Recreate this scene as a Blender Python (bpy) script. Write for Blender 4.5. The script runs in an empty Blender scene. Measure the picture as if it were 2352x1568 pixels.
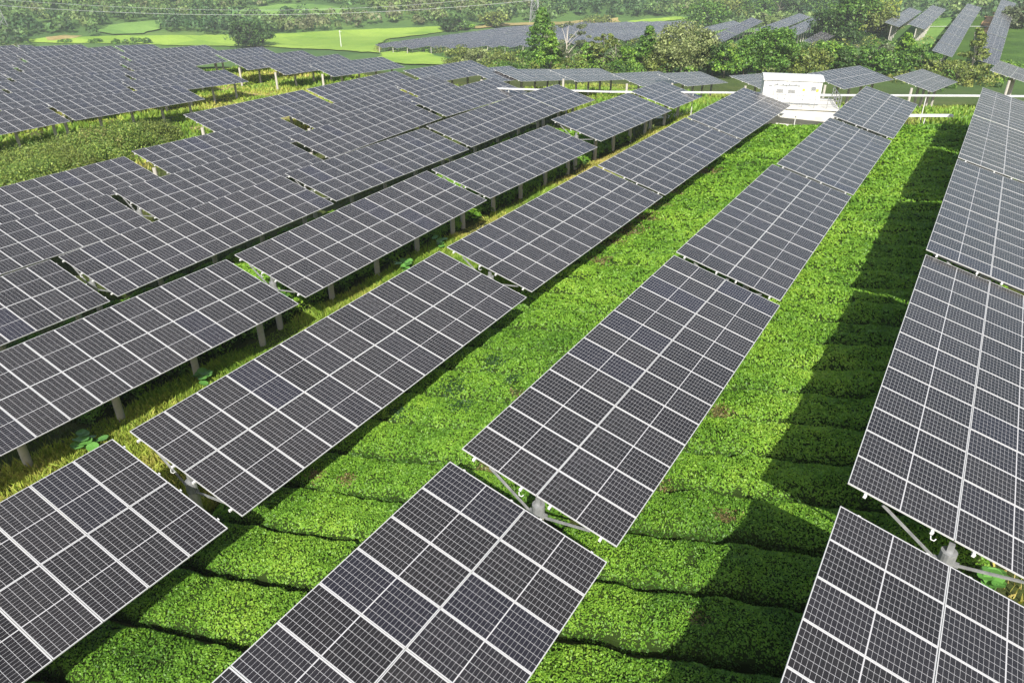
import bpy, math, random
import numpy as np
R = math.radians
rng = np.random.default_rng(7)
random.seed(7)
scene = bpy.context.scene
C = scene.collection

# ------------------------------------------------------------------ camera, sky, sun, exposure
F_PX, PITCH, YAW = 1705.2, R(29.0733), R(31.718)      # focal length in 2352-px units
cam_d = bpy.data.cameras.new('camera'); cam = bpy.data.objects.new('camera', cam_d); C.objects.link(cam)
cam_d.sensor_width = 36.0; cam_d.lens = 36.0 * F_PX / 2352.0
cam_d.clip_start = 0.5; cam_d.clip_end = 6000
cam.rotation_euler = (math.pi / 2 - PITCH, 0, YAW); cam.location = (0, 0, 0)
scene.camera = cam

SUN = np.array([0.69, -1.05, 1.0]); SUN = SUN / np.linalg.norm(SUN)
world = bpy.data.worlds.new('World'); scene.world = world; world.use_nodes = True
nt = world.node_tree; nt.nodes.clear()
sky = nt.nodes.new('ShaderNodeTexSky'); sky.sky_type = 'NISHITA'; sky.sun_disc = False
sky.sun_elevation = math.asin(SUN[2]); sky.sun_rotation = math.atan2(SUN[0], SUN[1])
sky.air_density = 1.3; sky.dust_density = 3.0; sky.ozone_density = 1.0
bg = nt.nodes.new('ShaderNodeBackground'); bg.inputs['Strength'].default_value = 0.10
out = nt.nodes.new('ShaderNodeOutputWorld')
nt.links.new(sky.outputs[0], bg.inputs['Color']); nt.links.new(bg.outputs[0], out.inputs['Surface'])
sun_d = bpy.data.lights.new('sun', 'SUN'); sun_d.energy = 5.0; sun_d.angle = R(0.6); sun_d.color = (1.0, 0.95, 0.86)
sun = bpy.data.objects.new('sun', sun_d); C.objects.link(sun)
from mathutils import Vector
sun.rotation_euler = Vector(SUN).to_track_quat('Z', 'Y').to_euler()
scene.view_settings.view_transform = 'Standard'; scene.view_settings.look = 'None'
scene.view_settings.exposure = 0.66; scene.view_settings.gamma = 1
scene.render.engine = 'CYCLES'

# ------------------------------------------------------------------ small geometry helpers
_cy, _sy = math.cos(YAW), math.sin(YAW)
CR = np.array([_cy, _sy, 0.0]); CF = np.array([-_sy * math.cos(PITCH), _cy * math.cos(PITCH), -math.sin(PITCH)])
CU = np.cross(CR, CF)

class MB:
    """collects faces; build() links them as one mesh object"""
    def __init__(s): s.v = []; s.f = []; s.m = []; s.uv = []; s.smooth = []
    def quad(s, pts, m=0, uv=None, smooth=False):
        i = len(s.v); s.v += [tuple(p) for p in pts]; s.f.append(tuple(range(i, i + len(pts)))); s.m.append(m)
        s.uv += list(uv) if uv else [(0, 0)] * len(pts); s.smooth.append(smooth)
    def box(s, c, d, m=0, ax=None):
        c = np.array(c, float); X, Y, Z = (np.eye(3) if ax is None else np.array(ax, float))
        X = X * d[0] / 2; Y = Y * d[1] / 2; Z = Z * d[2] / 2
        P = lambda a, b, e: c + a * X + b * Y + e * Z
        for q in [((-1,-1,-1),(-1,1,-1),(1,1,-1),(1,-1,-1)), ((-1,-1,1),(1,-1,1),(1,1,1),(-1,1,1)),
                  ((-1,-1,-1),(1,-1,-1),(1,-1,1),(-1,-1,1)), ((-1,1,-1),(-1,1,1),(1,1,1),(1,1,-1)),
                  ((-1,-1,-1),(-1,-1,1),(-1,1,1),(-1,1,-1)), ((1,-1,-1),(1,1,-1),(1,1,1),(1,-1,1))]:
            s.quad([P(*t) for t in q], m)
    def bar(s, a, b, w, h=None, m=0):
        a = np.array(a, float); b = np.array(b, float); Z = b - a; L = np.linalg.norm(Z); Z /= L
        up = np.array([0, 0, 1.0]) if abs(Z[2]) < .95 else np.array([0, 1.0, 0])
        X = np.cross(up, Z); X /= np.linalg.norm(X); Y = np.cross(Z, X)
        s.box((a + b) / 2, (w, h or w, L), m, (X, Y, Z))
    def tube(s, pts, rad, n=8, m=0, caps=True):
        pts = [np.array(p, float) for p in pts]
        if not hasattr(rad, '__len__'): rad = [rad] * len(pts)
        rings = []; X = None
        for i, p in enumerate(pts):
            t = pts[min(i + 1, len(pts) - 1)] - pts[max(i - 1, 0)]; t /= np.linalg.norm(t)
            if X is None:
                u = np.array([0, 0, 1.0]) if abs(t[2]) < .9 else np.array([1.0, 0, 0]); X = np.cross(u, t)
            X = X - t * (X @ t); X /= np.linalg.norm(X); Y = np.cross(t, X)
            rings.append([p + rad[i] * (math.cos(2 * math.pi * k / n) * X + math.sin(2 * math.pi * k / n) * Y) for k in range(n)])
        for a, b in zip(rings, rings[1:]):
            for k in range(n): s.quad([a[k], a[(k + 1) % n], b[(k + 1) % n], b[k]], m, smooth=True)
        if caps: s.quad(rings[0][::-1], m); s.quad(rings[-1], m)
    def mesh(s, name, mats):
        me = bpy.data.meshes.new(name); me.from_pydata([tuple(map(float, p)) for p in s.v], [], s.f)
        for m in mats: me.materials.append(m)
        me.polygons.foreach_set('material_index', s.m); me.polygons.foreach_set('use_smooth', s.smooth)
        uvl = me.uv_layers.new(name='UVMap'); uvl.data.foreach_set('uv', np.array(s.uv, float).ravel())
        me.update(); return me
    def build(s, name, mats, parent=None, loc=None):
        return link(name, s.mesh(name, mats if isinstance(mats, (list, tuple)) else [mats]), parent, loc)

def link(name, data, parent=None, loc=None):
    o = bpy.data.objects.new(name, data); C.objects.link(o)
    if parent is not None: o.parent = parent
    if loc is not None: o.location = loc
    return o
def tag(o, label=None, cat=None, group=None, kind=None):
    if label: o['label'] = label
    if cat: o['category'] = cat
    if group: o['group'] = group
    if kind: o['kind'] = kind
    return o
def thing(name, label, cat, loc=(0, 0, 0), rz=0, group=None):
    o = bpy.data.objects.new(name, None); C.objects.link(o); o.location = loc; o.rotation_euler = (0, 0, rz)
    o.empty_display_size = 0.3
    return tag(o, label, cat, group)
def raw_mesh(name, V, Fq, mats, midx=None, col=None, smooth=False, nper=4):
    """fast numpy mesh: V (n,3), Fq (m,nper) indices, per-face material and colour"""
    me = bpy.data.meshes.new(name); n, m = len(V), len(Fq)
    me.vertices.add(n); me.vertices.foreach_set('co', np.asarray(V, np.float32).ravel())
    me.loops.add(m * nper); me.loops.foreach_set('vertex_index', np.asarray(Fq, np.int32).ravel())
    me.polygons.add(m); me.polygons.foreach_set('loop_start', np.arange(0, m * nper, nper, dtype=np.int32))
    me.polygons.foreach_set('loop_total', np.full(m, nper, np.int32))
    for mt in mats: me.materials.append(mt)
    if midx is not None: me.polygons.foreach_set('material_index', np.asarray(midx, np.int32))
    me.polygons.foreach_set('use_smooth', np.full(m, smooth))
    if col is not None:
        ca = me.color_attributes.new('Col', 'FLOAT_COLOR', 'CORNER')
        cc = np.ones((m, nper, 4), np.float32); cc[:, :, :3] = np.asarray(col, np.float32)[:, None, :]
        ca.data.foreach_set('color', cc.ravel())
    me.update(calc_edges=True); me.validate(); return me

# ------------------------------------------------------------------ materials
def mat(name, color=(.5, .5, .5), rough=.7, metal=0., spec=.5):
    m = bpy.data.materials.new(name); m.use_nodes = True; b = m.node_tree.nodes['Principled BSDF']
    b.inputs['Base Color'].default_value = (*color, 1); b.inputs['Roughness'].default_value = rough
    b.inputs['Metallic'].default_value = metal; b.inputs['Specular IOR Level'].default_value = spec
    return m
def N(m, t, **kw):
    n = m.node_tree.nodes.new(t)
    for k, v in kw.items(): setattr(n, k, v)
    return n
def L(m, a, b): m.node_tree.links.new(a, b)
def bsdf(m): return m.node_tree.nodes['Principled BSDF']
def math_node(m, op, a, b=None, c=None):
    n = N(m, 'ShaderNodeMath', operation=op)
    for i, x in enumerate((a, b, c)):
        if x is None: continue
        if isinstance(x, (int, float)): n.inputs[i].default_value = x
        else: L(m, x, n.inputs[i])
    return n.outputs[0]
def noise(m, scale, detail=4, rough=.55, coord='Object', vec=None):
    tc = N(m, 'ShaderNodeTexCoord'); n = N(m, 'ShaderNodeTexNoise')
    n.inputs['Scale'].default_value = scale; n.inputs['Detail'].default_value = detail; n.inputs['Roughness'].default_value = rough
    L(m, vec if vec is not None else tc.outputs[coord], n.inputs['Vector']); return n.outputs['Fac']
def ramp(m, fac, stops):
    r = N(m, 'ShaderNodeValToRGB'); e = r.color_ramp.elements
    while len(e) < len(stops): e.new(.5)
    for el, (p, c) in zip(e, stops): el.position = p; el.color = (*c, 1)
    L(m, fac, r.inputs['Fac']); return r.outputs['Color']
def mix(m, fac, a, b, blend='MIX'):
    n = N(m, 'ShaderNodeMix', data_type='RGBA', blend_type=blend)
    for sock, x in ((n.inputs[0], fac), (n.inputs[6], a), (n.inputs[7], b)):
        if isinstance(x, tuple): sock.default_value = (*x, 1)
        elif isinstance(x, (int, float)): sock.default_value = x
        else: L(m, x, sock)
    return n.outputs[2]
def bump(m, h, s=.5, d=.1):
    b = N(m, 'ShaderNodeBump'); b.inputs['Strength'].default_value = s; b.inputs['Distance'].default_value = d
    L(m, h, b.inputs['Height']); L(m, b.outputs[0], bsdf(m).inputs['Normal'])

def panel_material():
    """monocrystalline cells: 6 x 24 half cells per module, white backsheet lines; UV is in metres"""
    m = mat('panel_cells', rough=.16, spec=.32)
    uv = N(m, 'ShaderNodeUVMap', uv_map='UVMap'); sp = N(m, 'ShaderNodeSeparateXYZ'); L(m, uv.outputs[0], sp.inputs[0])
    u, v = sp.outputs[0], sp.outputs[1]
    def lines(x, pitch, w, off):        # 1 on a line, 0 on a cell
        a = math_node(m, 'PINGPONG', math_node(m, 'ADD', x, off), pitch / 2)
        return math_node(m, 'LESS_THAN', a, w / 2)
    # v : 0..1.134 across, margin .021, 6 cells of .182 ; u : 0..2.278, two halves of 12 x .0925 either side of the middle
    lv = lines(v, .182, .0075, -.021)
    um = math_node(m, 'ABSOLUTE', math_node(m, 'SUBTRACT', u, 1.139))
    lu = lines(um, .0925, .0040, -.011)
    mid = math_node(m, 'LESS_THAN', um, .013)
    vm = math_node(m, 'ABSOLUTE', math_node(m, 'SUBTRACT', v, .567))
    e1 = math_node(m, 'GREATER_THAN', vm, .546); e2 = math_node(m, 'GREATER_THAN', um, 1.121)
    # thin silver busbars inside the cells
    bb = math_node(m, 'MULTIPLY', lines(v, .0182, .0011, -.021), .12)
    ln = math_node(m, 'MAXIMUM', math_node(m, 'MAXIMUM', lv, lu), math_node(m, 'MAXIMUM', mid, math_node(m, 'MAXIMUM', e1, e2)))
    ln = math_node(m, 'MAXIMUM', ln, bb)
    oi = N(m, 'ShaderNodeObjectInfo')
    cell = ramp(m, oi.outputs['Random'], [(0., (.009, .008, .009)), (.3, (.012, .011, .012)), (.7, (.016, .0145, .0155)), (.93, (.012, .0115, .016)), (1., (.011, .011, .021))])
    dust = noise(m, 1.3, 5, .6)
    cell = mix(m, math_node(m, 'MULTIPLY', dust, .02), cell, (.5, .48, .44))
    L(m, mix(m, ln, cell, (.41, .41, .425)), bsdf(m).inputs['Base Color'])
    L(m, math_node(m, 'MULTIPLY_ADD', dust, .22, .16), bsdf(m).inputs['Roughness'])
    return m
M = {}
M['cell'] = panel_material()
M['alu'] = mat('panel_frame_aluminium', (.44, .445, .455), .45, .05)
M['back'] = mat('panel_backsheet', (.62, .63, .64), .6)
M['steel'] = mat('galvanised_steel', (.52, .54, .56), .5, .3)
L(M['steel'], ramp(M['steel'], noise(M['steel'], 6), [(.3, (.20, .21, .22)), (.7, (.34, .35, .36))]), bsdf(M['steel']).inputs['Base Color'])
m = M['concrete'] = mat('pile_concrete', (.45, .43, .39), .85)
L(m, mix(m, noise(m, 9, 6), ramp(m, noise(m, 2.2, 5), [(.3, (.26, .25, .22)), (.7, (.42, .40, .37))]), (.46, .44, .40)), bsdf(m).inputs['Base Color']); bump(m, noise(m, 25, 5), .3, .02)
m = M['white'] = mat('white_painted_steel', (.60, .61, .62), .5)
L(m, ramp(m, noise(m, 1.6, 6), [(.3, (.52, .52, .51)), (.6, (.62, .63, .63))]), bsdf(m).inputs['Base Color'])
M['dark'] = mat('dark_louvre', (.10, .11, .12), .6)
M['grey'] = mat('grey_metal', (.30, .32, .34), .5, .3)
m = M['slab'] = mat('pale_concrete_slab', (.55, .54, .50), .8)
L(m, ramp(m, noise(m, 1.1, 7), [(.3, (.50, .49, .45)), (.7, (.66, .65, .61))]), bsdf(m).inputs['Base Color'])
M['wire'] = mat('pale_cable', (.55, .57, .58), .5, .3)
M['yellow'] = mat('yellow_cable_sleeve', (.65, .50, .06), .5)
M['blue'] = mat('blue_cable_sleeve', (.08, .25, .45), .5)

def leaf_material(name, trans=.28, rough=.5):
    m = bpy.data.materials.new(name); m.use_nodes = True; t = m.node_tree; b = bsdf(m)
    a = N(m, 'ShaderNodeVertexColor', layer_name='Col')
    L(m, a.outputs['Color'], b.inputs['Base Color']); b.inputs['Roughness'].default_value = rough; b.inputs['Specular IOR Level'].default_value = .35
    tr = N(m, 'ShaderNodeBsdfTranslucent'); hs = N(m, 'ShaderNodeHueSaturation'); hs.inputs['Saturation'].default_value = 1.15; hs.inputs['Value'].default_value = 1.3; hs.inputs['Hue'].default_value = .49
    L(m, a.outputs['Color'], hs.inputs['Color']); L(m, hs.outputs[0], tr.inputs['Color'])
    mx = N(m, 'ShaderNodeMixShader'); mx.inputs[0].default_value = trans
    L(m, b.outputs[0], mx.inputs[1]); L(m, tr.outputs[0], mx.inputs[2]); L(m, mx.outputs[0], t.nodes['Material Output'].inputs['Surface'])
    return m
M['leaf'] = leaf_material('leaves')
M['grassblade'] = leaf_material('grass_blades', .3, .6)
m = M['bark'] = mat('bark', (.16, .13, .10), .9)
L(m, ramp(m, noise(m, 5, 6), [(.3, (.10, .08, .06)), (.7, (.26, .23, .19))]), bsdf(m).inputs['Base Color'])
M['palebark'] = mat('pale_bark', (.48, .44, .38), .85)
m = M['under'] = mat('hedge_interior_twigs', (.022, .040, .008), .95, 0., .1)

def ground_material():
    m = mat('ground_soil_and_turf', rough=.95, spec=.2)
    n1 = noise(m, .12, 6, .6); n2 = noise(m, 1.6, 6, .65)
    g = ramp(m, n1, [(.30, (.04, .065, .015)), (.50, (.075, .105, .022)), (.72, (.15, .15, .05))])
    s = ramp(m, n2, [(.35, (.035, .028, .016)), (.62, (.07, .085, .022))])
    tc = N(m, 'ShaderNodeNewGeometry'); vl = N(m, 'ShaderNodeVectorMath', operation='LENGTH'); L(m, tc.outputs['Position'], vl.inputs[0])
    far = N(m, 'ShaderNodeMapRange'); far.inputs['From Min'].default_value = 130; far.inputs['From Max'].default_value = 210; L(m, vl.outputs['Value'], far.inputs['Value'])
    wood = ramp(m, noise(m, .03, 7, .65), [(.32, (.05, .11, .03)), (.6, (.09, .17, .04)), (.75, (.14, .22, .05))])
    L(m, mix(m, far.outputs[0], mix(m, .5, g, s), wood), bsdf(m).inputs['Base Color']); bump(m, noise(m, 2.5, 8, .7), .7, .25)
    return m
M['ground'] = ground_material()
def field_material(name, a, b, sc=.05):
    m = mat(name, rough=.9, spec=.2)
    c = ramp(m, noise(m, sc, 7, .6), [(.32, a), (.68, b)])
    f = ramp(m, noise(m, .9, 6, .7), [(.3, (.8, .8, .8)), (.7, (1.12, 1.12, 1.12))])
    tc = N(m, 'ShaderNodeTexCoord'); mp = N(m, 'ShaderNodeMapping'); mp.inputs['Rotation'].default_value = (0, 0, .5); mp.inputs['Scale'].default_value = (.022, .06, 0); L(m, tc.outputs['Object'], mp.inputs[0])
    vo = N(m, 'ShaderNodeTexVoronoi'); vo.inputs['Scale'].default_value = 1.; L(m, mp.outputs[0], vo.inputs['Vector']); bw = N(m, 'ShaderNodeRGBToBW'); L(m, vo.outputs['Color'], bw.inputs[0])
    c = mix(m, 1., c, ramp(m, bw.outputs[0], [(.25, (.80, .84, .75)), (.75, (1.12, 1.08, 1.0))]), 'MULTIPLY')
    L(m, mix(m, 1., c, f, 'MULTIPLY'), bsdf(m).inputs['Base Color']); bump(m, noise(m, 1.5, 7, .7), .6, .3)
    return m
M['rice'] = field_material('rice_field_green', (.19, .33, .045), (.28, .42, .065))
M['rice2'] = field_material('hill_meadow_green', (.12, .24, .055), (.18, .32, .075))
M['dry'] = field_material('dry_grass', (.26, .21, .09), (.36, .31, .14), .12)
M['earth'] = field_material('bare_earth_track', (.34, .22, .11), (.44, .31, .18), .3)
M['tearow'] = field_material('far_tea_planting', (.045, .095, .018), (.075, .15, .025), .15)
M['road'] = field_material('pale_concrete_road', (.55, .52, .46), (.68, .66, .60), .3)

# ------------------------------------------------------------------ the solar tables: (row, x of the high edge, y of the near end, z of the high edge, slope along the row, modules, yaw)
MW, ML, GP = 1.140, 2.281, .014
PITCHM = MW + GP; WID = 2 * ML + GP; TILT = R(14.2); CT, ST = math.cos(TILT), math.sin(TILT)
HI = 3.70                                   # high edge above the ground
NEAR = []
def T(row, x, y, z, sl=0., n=13, yaw=0.): NEAR.append((row, x, y, z, sl, n, yaw))
T('F', -.42, -1.02, -10.72, 0); T('F', -.42, 14.66, -10.59, .4); T('F', -.45, 29.75, -10.32, -.55); T('F', -.45, 45.35, -10.50, -2.2); T('F', -.45, 60.9, -11.14, -2.0)
T('E', -9.19, -3.10, -11.99, .8); T('E', -9.17, 12.39, -11.69, .26); T('E', -9.30, 28.01, -11.71, .33); T('E', -9.40, 44.6, -11.98, -.58); T('E', -9.38, 60.4, -12.13, -.68)
T('D', -18.30, -6.57, -12.62, .7); T('D', -18.60, 9.07, -12.70, 1.52); T('D', -18.90, 25.02, -12.50, .22); T('D', -18.97, 40.61, -12.52, .07); T('D', -19.25, 56.9, -12.72, -.46)
T('C', -27.92, 5.10, -13.35, .04); T('C', -28.48, 21.0, -13.55, 1.38); T('C', -28.77, 36.85, -13.36, -.55); T('C', -28.85, 52.6, -13.22, -1.3); T('C', -29.0, 68.5, -13.58, -1.6, 7)
T('B', -37.2, 1.9, -14.3, .16); T('B', -37.93, 17.66, -14.52, 1.49); T('B', -38.26, 33.26, -14.18, .03); T('B', -38.35, 48.73, -14.12, .6); T('B', -38.5, 64.4, -14.12, -1.0, 6)
T('A', -46.9, 10.9, -15.05, 0); T('A', -46.75, 26.27, -14.89, 0.1); T('A', -47.6, 42.3, -14.85, 1.4); T('A', -47.5, 57.9, -14.45, -.6)
T('Z', -55., 17.5, -15.25, 0); T('Z', -55., 33.2, -15.0, -1.0); T('Z', -55., 49.4, -15.30, 1.2); T('Z', -55., 64.8, -14.90, .3, 6)
T('Y', -63., 43.9, -15.10, -.5); T('Y', -63., 59.5, -15.23, -.6)
NEAR2 = []      # second block beyond the road and path
def T2(row, x, y, z, sl=0., n=13, yaw=0.): NEAR2.append((row, x, y, z, sl, n, yaw))
# ------------------------------------------------------------------ terrain
ctl = []
def cp(x, y, z): ctl.append((x, y, z))
for (r, x, y, z, sl, n, yw) in NEAR:
    Lh = n * PITCHM
    for q in (.1, .9): cp(x + 2.2, y + Lh * q, z + math.tan(R(sl)) * Lh * q - dict(F=3.50, E=3.60, D=3.60, C=3.60).get(r, 3.35))
# the left field: heights of the high edge
LROWS = dict(P=-79., Q=-87.9, R=-96.8, S=-105.7, T=-114.7, U=-123.7, V=-132.8, W=-142., X=-151.)
_lz = [(-79, 36, -14.85), (-79, 55, -15.5), (-87.9, 40, -15.05), (-87.9, 68, -16.85), (-96.8, 45, -15.45), (-96.8, 60, -16.6), (-105.7, 49, -15.9), (-79, 75, -15.9), (-96.8, 78, -17.1),
       (-79, 92, -16.9), (-112, 90, -17.1), (-127, 79, -17.05), (-146, 69, -17.05), (-120, 60, -16.5), (-135, 55, -16.6), (-90, 15, -15.0), (-120, 25, -16.0), (-150, 40, -16.8)]
for x, y, z in _lz: cp(x + 2.2, y, z - 3.6)
for x, y, z in [(8, 5, -14.4), (8, 40, -14.2), (8, 75, -15.2), (22, 40, -14.), (25, 90, -15.5), (-25, -15, -17.2), (-60, -5, -18.7), (10, -20, -14.3),
                (-70, 28, -18.9), (-70, 48, -19.2), (-68, 62, -19.2), (-53, 90, -20.2), (-44, 94, -19.8), (-35, 98, -19.6), (-14, 96, -18.4), (-7, 99, -18.9), (3, 112, -18.9), (-25, 84, -17.2), (-15, 79, -16.3), (-3, 80, -15.6),
                (-50, 128, -24.5), (-20, 128, -24.5), (5, 135, -24.5), (30, 140, -23), (-80, 118, -24), (-95, 118, -24.2), (-85, 150, -28), (-60, 160, -26.5), (-40, 180, -27),
                (-13, 200, -28.3), (-11, 250, -27), (-11, 310, -26), (-21, 240, -26.4), (-21, 300, -26), (0, 225, -29), (25, 220, -29), (-30, 290, -28), (-40, 272, -36.6), (-40, 312, -34.0), (-58, 290, -32.3), (-78, 280, -33.2), (-68, 300, -32.7), (-50, 252, -33.4), (-50, 285, -33.),
                (-115, 140, -31), (-150, 180, -41), (-220, 265, -46.8), (-195, 305, -46.6), (-165, 345, -46), (-132, 372, -43.5), (-175, 395, -47), (-240, 330, -50), (-100, 330, -40),
                (-250, 210, -50), (-350, 150, -52), (-300, 270, -53), (-185, 120, -42), (-150, 105, -30), (-165, 85, -30), (-250, 50, -47), (-200, 60, -36), (-200, -60, -32), (-320, 340, -54), (-200, 460, -54), (-80, 460, -47), (20, 400, -38), (60, 300, -32)]: cp(x, y, z)
ctl = np.array(ctl, float)
def _tps_fit(P, z, lam=.35):
    n = len(P); d2 = ((P[:, None] - P[None]) ** 2).sum(-1) + 1e-9; K = .5 * d2 * np.log(d2)
    A = np.zeros((n + 3, n + 3)); A[:n, :n] = K + lam * n * np.eye(n); A[:n, n] = 1; A[:n, n + 1:] = P; A[n, :n] = 1; A[n + 1:, :n] = P.T
    return np.linalg.solve(A, np.concatenate([z, [0, 0, 0]]))
_S = 50.; _w = _tps_fit(ctl[:, :2] / _S, ctl[:, 2], .0006)
def smooth(t): t = np.clip(t, 0, 1); return t * t * (3 - 2 * t)
def gz(x, y):
    x = np.asarray(x, float); y = np.asarray(y, float); sh = x.shape
    P = np.stack([x.ravel(), y.ravel()], -1) / _S; Z = np.empty(len(P))
    for i in range(0, len(P), 20000):
        q = P[i:i + 20000]; d2 = ((q[:, None] - ctl[None, :, :2] / _S) ** 2).sum(-1) + 1e-9
        Z[i:i + 20000] = (.5 * d2 * np.log(d2)) @ _w[:-3] + _w[-3] + q @ _w[-2:]
    Z = Z.reshape(sh)
    r = np.hypot(x, y)
    far = -54 + 14 * smooth((x + 160) / 200) + np.clip(r - 455, 0, 900) * .10 + 5 * np.sin(x / 75. + 1) * smooth((r - 440) / 150) * np.cos(y / 110.)
    k = smooth((r - 430) / 90); back = smooth((-y - 20) / 120) * 1.0; back = np.maximum(back, smooth((x - 35) / 80))
    Z = Z * (1 - k) + far * k
    return Z * (1 - back) + (-17.5) * back
def gz1(x, y): return float(gz(np.array([x]), np.array([y]))[0])
def G(u, v, h=0.):
    """where the ground seen in the direction of photo pixel (u, v) lies (march along the sight line, h above the ground)"""
    d = CF + CR * (u - 1176) / F_PX - CU * (v - 784) / F_PX; d = d / np.linalg.norm(d)
    t = np.linspace(8, 1500, 6000); P = d[None] * t[:, None]
    below = P[:, 2] < gz(P[:, 0], P[:, 1]) + h
    i = int(np.argmax(below)) if below.any() else len(t) - 1
    a, b = t[max(i - 1, 0)], t[i]
    for _ in range(12):
        c = (a + b) / 2; p = d * c
        if p[2] < gz1(p[0], p[1]) + h: b = c
        else: a = c
    return d * b

def grid_axis(lo, hi, dense_lo, dense_hi, step):
    a = [dense_lo]; s = step
    while a[0] > lo: s *= 1.16; a.insert(0, a[0] - s)
    b = list(np.arange(dense_lo + step, dense_hi, step)); s = step; b.append(dense_hi)
    while b[-1] < hi: s *= 1.16; b.append(b[-1] + s)
    return np.array(a + b)
gx = grid_axis(-3500, 2500, -240, 30, 1.9); gy = grid_axis(-1500, 4000, -12, 340, 1.9)
GX, GY = np.meshgrid(gx, gy); GZ = gz(GX, GY)
nz = rng.normal(0, 1, GX.shape); GZ = GZ + nz * .05 * (np.hypot(GX, GY) < 250)
V = np.stack([GX.ravel(), GY.ravel(), GZ.ravel()], -1)
ny, nx = GX.shape; idx = np.arange(ny * nx).reshape(ny, nx)
Fq = np.stack([idx[:-1, :-1].ravel(), idx[:-1, 1:].ravel(), idx[1:, 1:].ravel(), idx[1:, :-1].ravel()], -1)
tag(link('ground', raw_mesh('ground', V, Fq, [M['ground']], smooth=True)), kind='structure')

def inside(px, py, poly):
    c = np.zeros(px.shape, bool); n = len(poly)
    for i in range(n):
        x1, y1 = poly[i]; x2, y2 = poly[(i + 1) % n]
        t = ((y1 > py) != (y2 > py)); xi = (x2 - x1) * (py - y1) / ((y2 - y1) if y2 != y1 else 1e-9) + x1
        c ^= t & (px < xi)
    return c
def drape(name, poly, m, h=.18, n=40, kind='structure', wob=.6):
    """an area sheet that follows the ground, cut to an uneven outline"""
    P = np.array(poly, float)[:, :2]; Q = []
    for a, b in zip(P, np.roll(P, -1, 0)):
        k = max(1, int(np.linalg.norm(b - a) / 4))
        for t in range(k): Q.append(a + (b - a) * t / k + rng.normal(0, wob, 2) * (t > 0))
    Q = np.array(Q); lo, hi = Q.min(0), Q.max(0); st = max((hi - lo).max() / n, .8)
    import mathutils.geometry as mg
    xs = np.arange(lo[0] + st / 2, hi[0], st); ys = np.arange(lo[1] + st / 2, hi[1], st); A, B = np.meshgrid(xs, ys); ins = inside(A, B, Q)
    pts = [Vector(q) for q in Q] + [Vector((a, b)) for a, b in zip(A[ins], B[ins])]
    vs, es, fs, *_ = mg.delaunay_2d_cdt(pts, [(i, (i + 1) % len(Q)) for i in range(len(Q))], [], 1, 1e-5)
    vs = np.array([(v.x, v.y) for v in vs]); z = gz(vs[:, 0], vs[:, 1]) + h
    me = bpy.data.meshes.new(name); me.from_pydata(np.column_stack([vs, z]).tolist(), [], fs); me.materials.append(m)
    for p in me.polygons: p.use_smooth = True
    me.update(); return tag(link(name, me), kind=kind)

# ------------------------------------------------------------------ one solar module and the parts of a table (shared meshes)
def module_mesh(nu=1, nv=1, name='solar_panel'):
    """local x down the slope, y along the row, z up from the glass; a block of nu x nv modules"""
    mb = MB(); fw = .017; t = .035
    for i in range(nu):
        for j in range(nv):
            x0 = i * (ML + GP); y0 = j * PITCHM; x1 = x0 + ML; y1 = y0 + MW
            mb.quad([(x0+fw, y0+fw, 0), (x1-fw, y0+fw, 0), (x1-fw, y1-fw, 0), (x0+fw, y1-fw, 0)], 0,
                    [(fw, fw), (ML-fw, fw), (ML-fw, MW-fw), (fw, MW-fw)])
            z = .003
            for (a, b, c, d) in ((x0, x1, y0, y0+fw), (x0, x1, y1-fw, y1), (x0, x0+fw, y0+fw, y1-fw), (x1-fw, x1, y0+fw, y1-fw)):
                mb.box(((a+b)/2, (c+d)/2, z - t/2), (b-a, d-c, t), 1)
            mb.quad([(x0+fw, y0+fw, -.008), (x0+fw, y1-fw, -.008), (x1-fw, y1-fw, -.008), (x1-fw, y0+fw, -.008)], 2)
    return mb.mesh(name, [M['cell'], M['alu'], M['back']])
ME_MODULE = module_mesh()
_cache = {}
def ident(): return np.eye(3)
def purlin_mesh(n):
    if ('pur', n) not in _cache:
        mb = MB(); Ln = n * PITCHM - GP; mb.box((0, Ln / 2, -.075), (.06, Ln + .10, .06), 0)
        for y in (-.05 - .01, Ln + .05 + .01): mb.box((0, y, -.075), (.065, .016, .075), 0)
        _cache['pur', n] = mb.mesh('purlin', [M['white']])
    return _cache['pur', n]
def frame_mesh():
    if 'raf' not in _cache:
        mb = MB(); mb.box((WID / 2, 0, -.16), (WID * .86, .07, .09), 0); _cache['raf'] = mb.mesh('rafter', [M['steel']])
    return _cache['raf']
def post_mesh(h, detail=True):
    k = ('post', round(h, 1), detail)
    if k not in _cache:
        h = round(h, 1)
        mb = MB(); mb.tube([(0, 0, -1.), (0, 0, h)], .15, 16 if detail else 8, 0); _cache[k] = mb.mesh('post', [M['concrete']])
    return _cache[k]
def cap_mesh():
    if 'cap' not in _cache:
        mb = MB(); mb.tube([(0, 0, -.34), (0, 0, .02)], .165, 16, 0)
        mb.box((0, 0, .13), (.12, .10, .22), 0)
        for s in (-1, 1): mb.box((s * .20, 0, -.28), (.10, .08, .10), 0)
        _cache['cap'] = mb.mesh('post_cap', [M['steel']])
    return _cache['cap']
def braces(zt):
    """struts from the collar to the rafter, local to the post top (x down the slope direction, horizontal)"""
    k = ('br', round(zt, 2))
    if k not in _cache:
        res = []
        for s in (-1, 1):
            mb = MB(); xx = s * 1.45; mb.bar((s * .22, 0, -.3), (xx, 0, zt - xx * math.tan(TILT) - .17), .05, .05, 0); res.append(mb.mesh('brace', [M['steel']]))
        _cache[k] = res
    return _cache[k]
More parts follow.
